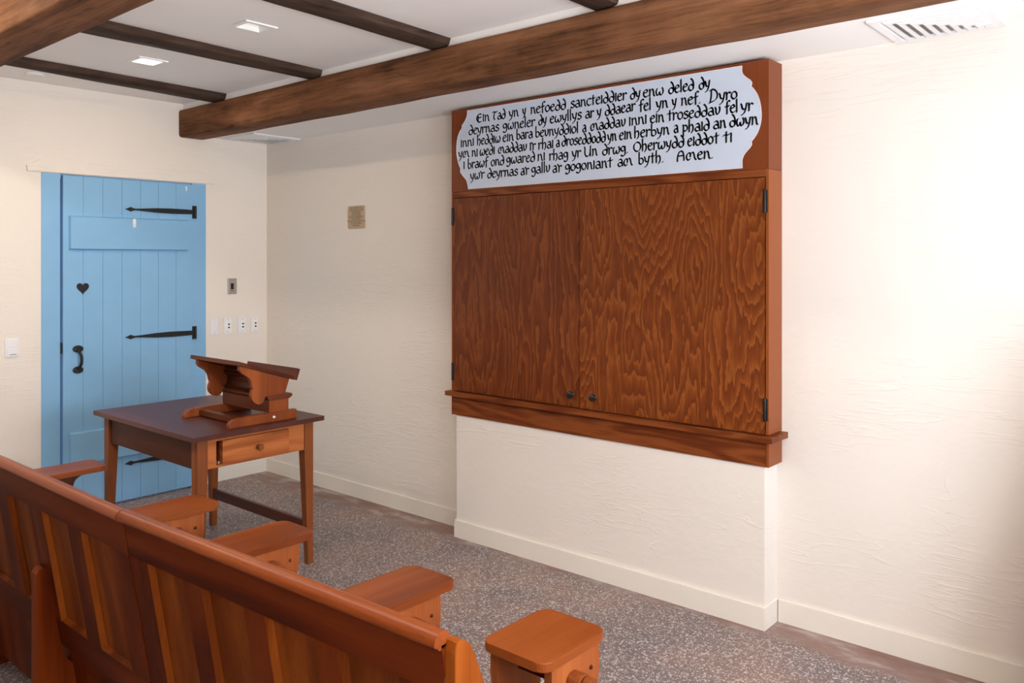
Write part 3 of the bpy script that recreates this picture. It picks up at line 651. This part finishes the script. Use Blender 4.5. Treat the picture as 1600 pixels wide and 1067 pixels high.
B('white_dot', 'white', lambda m: m.lathe([(.006, 0), (.006, .006), (.004, .009), (0, .010)], Matrix.Translation((BX1+.002, -1.084, .753)) @ Matrix.Rotation(PI/2, 4, 'Y'), 14), True)  # small white dot on the side of the runner

# ------------------------------------------------------------------ stools in front of the pew
def stool(xr, ye, label, first, wx=.23, ly=.30, bracket=False):
    """xr: near (+x) edge of the seat, ye: end of the seat toward the cabinet wall"""
    z1 = .485; th = .025
    t = empty('wooden_stool', (xr-wx/2, ye-ly/2, 0), label, 'stool', 'small stools in a row between the pew and the cabinet wall')
    hx, hy = wx/2, ly/2
    MB().prism(rounded(-hx, hx, -hy, hy, .034, 7), 'z', z1-th, z1, .003).obj('seat', M['seat_y'], t)
    H = z1-th-.0003
    if bracket:
        half = smooth_poly([(.085, H-.022), (.062, H-.032), (.047, H-.060), (.042, H-.10)], 5) + [(.042, .17), (.06, .10), (.085, .0)]
        half = [(.085, H)] + half; hw = .085
    else:
        hw = .105
        half = [(hw, H), (hw, H-.075)] + smooth_poly([(hw-.004, H-.10), (hw-.018, H-.13), (hw-.026, H-.17)], 4) + [(hw-.026, .2), (hw-.01, .10), (hw+.02, 0)]
    prof = half + [(.03, 0), (.02, .035), (0, .045), (-.02, .035), (-.03, 0)] + [(-a, b) for a, b in half[::-1]]
    for k, x in enumerate(((-.013,) if bracket else (hx-.030, -hx+.006))):
        o = MB().prism(prof, 'x', x, x+.025, .002).obj('leg_panel', M['rest_x' if bracket else 'stool_z'], t)  # far stool's panel takes a darker wood to paint its shade
        if k == 0 and not bracket:
            for y in (hw-.040, -hw+.040):
                MB().lathe([(.0065, 0), (.006, .003), (.0035, .006), (0, .007)], Matrix.Translation((x+.0245, y, H-.054)) @ Matrix.Rotation(PI/2, 4, 'Y'), 12).obj('dowel_head', M['rest_x'], o, True)
    if not bracket:
        MB().box(-hx+.031, hx-.031, -.018, .018, H-.085, H-.035, .002).obj('stretcher', M['pew_x'], t)
        for w_, p_ in ((.027, .040), (.020, .066)):     # stepped round-topped through tenon
            y = -.018; pr = [(y-w_, H-.066)] + [(y+w_*math.cos(a), H-.050+.018*math.sin(a)) for a in [PI*(1-i/12) for i in range(13)]] + [(y+w_, H-.066)]
            MB().prism(pr, 'x', hx-.0048 + (0 if w_ > .025 else .0452), hx-.005+p_, .0015).obj('tenon', M['rest_z'], t)
    else:
        MB().box(-.05, .05, -.06, .06, H-.018, H).obj('cleat', M['rest_x'], t)
    return t
stool(3.905, -1.437, 'nearest wooden stool, whole rounded seat in view beyond the pew end', 1, .222, .280)
stool(3.345, -1.455, 'wooden stool second nearest, rounded seat showing behind the right part of the pew', 0, .215, .355)
stool(2.611, -1.463, 'wooden stool whose seat corner overlaps the near right table leg', 0, .215, .36)
stool(2.003, -1.503, 'wooden stool in front of the near left table leg, dull brown seat', 0, .205, .36)
stool(.992, -1.532, 'farthest wooden stool, bluish sheen on its seat, by the blue door', 0, .195, .36, True)

# ------------------------------------------------------------------ pews
TILT = .165
def pew(x0, x1, yt0, yt1, bays, pw, label, end_right, posts, zl):
    """x0..x1 along the back; yt0, yt1: y of the top edge at both ends; bays: left edges of the recessed panels"""
    t = empty('panelled_pew', ((x0+x1)/2, (yt0+yt1)/2, 0), label, 'pew'); ox, oy = (x0+x1)/2, (yt0+yt1)/2
    ZT_ = .9
    sl = (yt1-yt0)/(x1-x0)
    def pt(x, z, out=0):                     # a point on the back's rear face; out > 0 is toward the viewer's side
        return (x-ox, yt0 + sl*(x-x0) + TILT*(ZT_-z) - out - oy, z)
    def slabp(m, xa, xb, za, zb, o0, o1, bev=.0015):
        m.hexa([pt(xa, za, o1), pt(xb, za, o1), pt(xb, za, o0), pt(xa, za, o0), pt(xa, zb, o1), pt(xb, zb, o1), pt(xb, zb, o0), pt(xa, zb, o0)], bev)
    th = .020
    zr = .787; zb = .375
    m = MB(); slabp(m, x0, x1, zr, .878, -th, 0, .001); m.obj('top_rail', M['pew_x'], t)
    m = MB(); slabp(m, x0, x1, zb, zl, -th, 0, .001); m.obj('bottom_rail', M['pew_x'], t)
    edges = [x0]
    for b in bays: edges += [b, b+pw]
    edges.append(x1)
    for a, b in zip(edges[::2], edges[1::2]):
        m = MB(); slabp(m, a+.0004, b-.0004, zl+.0005, zr-.0005, -th, -.0003, 0); m.obj('stile', M['pew_s'], t)
    for b in bays:
        m = MB(); g = .0085; d0, d1 = -.001, -.0145          # sunk field with sloping borders
        q = [pt(b, zl, d0), pt(b+pw, zl, d0), pt(b+pw, zr, d0), pt(b, zr, d0)]; i_ = [pt(b+g, zl+g, d1), pt(b+pw-g, zl+g, d1), pt(b+pw-g, zr-g, d1), pt(b+g, zr-g, d1)]
        bk = [pt(b, zl, -.0195), pt(b+pw, zl, -.0195), pt(b+pw, zr, -.0195), pt(b, zr, -.0195)]
        Q = [m.bm.verts.new(p) for p in q]; I = [m.bm.verts.new(p) for p in i_]; K = [m.bm.verts.new(p) for p in bk]
        for k in range(4):
            m.bm.faces.new((Q[k], Q[(k+1) % 4], I[(k+1) % 4], I[k])); m.bm.faces.new((K[k], K[(k+1) % 4], Q[(k+1) % 4], Q[k]))
        m.bm.faces.new(I); m.bm.faces.new(K[::-1]); m.obj('panel', M['pew_z'], t)
    m = MB(); slabp(m, x0+.002, x1-.002, .10, zb-.002, -.045, -.022, 0); m.obj('lower_board', M['pew_s'], t)
    # moulded capping: profile in (out, z)
    prof = smooth_poly([(-.0215, .8785), (-.0225, .890), (-.017, .898), (-.006, .9008), (.004, .8975), (.0105, .890), (.0125, .882)], 4) + [(.0115, .8785), (.006, .877), (.003, .873), (-.001, .870)]
    m = MB()
    A = [m.bm.verts.new((pt(x0, .9, o)[0], pt(x0, .9, o)[1], z)) for o, z in prof]; Bv = [m.bm.verts.new((pt(x1, .9, o)[0], pt(x1, .9, o)[1], z)) for o, z in prof]
    n = len(prof)
    for k in range(n): m.bm.faces.new((A[k], A[(k+1) % n], Bv[(k+1) % n], Bv[k]))
    m.bm.faces.new(A[::-1]); m.bm.faces.new(Bv); m.obj('capping', M['pew_c'], t, True)
    ys = pt(x0, .43)[1]
    MB().box(x0-ox+.01, x1-ox-.03, ys+.03, ys+.40, .42, .448, .004).obj('seat', M['pew_x'], t)
    for px in posts:
        y0 = pt(px, .6)[1] + oy; zt = .612
        pf = [(-2.428, .0005), (-2.428, zt-.018), (-2.420, zt-.005), (-2.410, zt), (-2.398, zt-.006), (-2.378, zt-.08), (-2.366, .42), (-2.352, .335)] + smooth_poly([(-2.345, .325), (-2.31, .285), (-2.26, .225), (-2.16, .17), (-2.0, .14)], 4) + [(-1.98, .06), (-1.98, .0005)]
        m = MB().prism([(y-oy, z) for y, z in pf], 'x', px-ox-.040, px-ox, .003); m.obj('support', M['pew_s'], t)
    if end_right:
        xe = x1-ox
        pe = [(-2.396, .0005), (-2.396, .30), (-2.392, .868)] + smooth_poly([(-2.388, .884), (-2.374, .885), (-2.358, .873), (-2.347, .852), (-2.334, .822), (-2.321, .79), (-2.300, .72), (-2.270, .63), (-2.22, .56), (-2.10, .52), (-2.0, .50), (-1.96, .47)], 4) + [(-1.955, .40), (-1.97, .0005)]
        MB().prism([(y-oy, z) for y, z in pe], 'x', xe-.004, xe+.022, .003).obj('end_board', M['pew_z'], t)
    return t
pew(1.56, 3.1815, -2.448, -2.448, [1.82, 2.09, 2.362, 2.637, 2.905], .182, 'panelled wooden pew back at bottom left, with an upright support', False, (2.60, 1.75), .455)
pew(3.1835, 4.236, -2.4455, -2.405, [3.268, 3.500, 3.732, 3.960], .160, 'panelled wooden pew back at bottom centre, ending in a rounded end board', True, (), .455)
# unseen wooden furniture, inferred from the wall's shadow and shaped to cast it
st = empty('shading_settle', (5.1, -.3, 0), 'tall sloping wooden bench, unseen, added to shade the right wall', 'bench')
MB().prism([(-.37, 0), (.42, 0), (.42, 1.30), (-.10, 1.30), (-.16, 1.06), (-.24, .74), (-.36, .39)], 'y', -.03, .0, .003).obj('end_board', M['stool_z'], st)
MB().box(-.1, .42, .001, .27, .42, .45).obj('seat', M['stool_z'], st)
MB().box(.39, .42, .001, .27, .451, 1.30).obj('backrest', M['stool_z'], st)
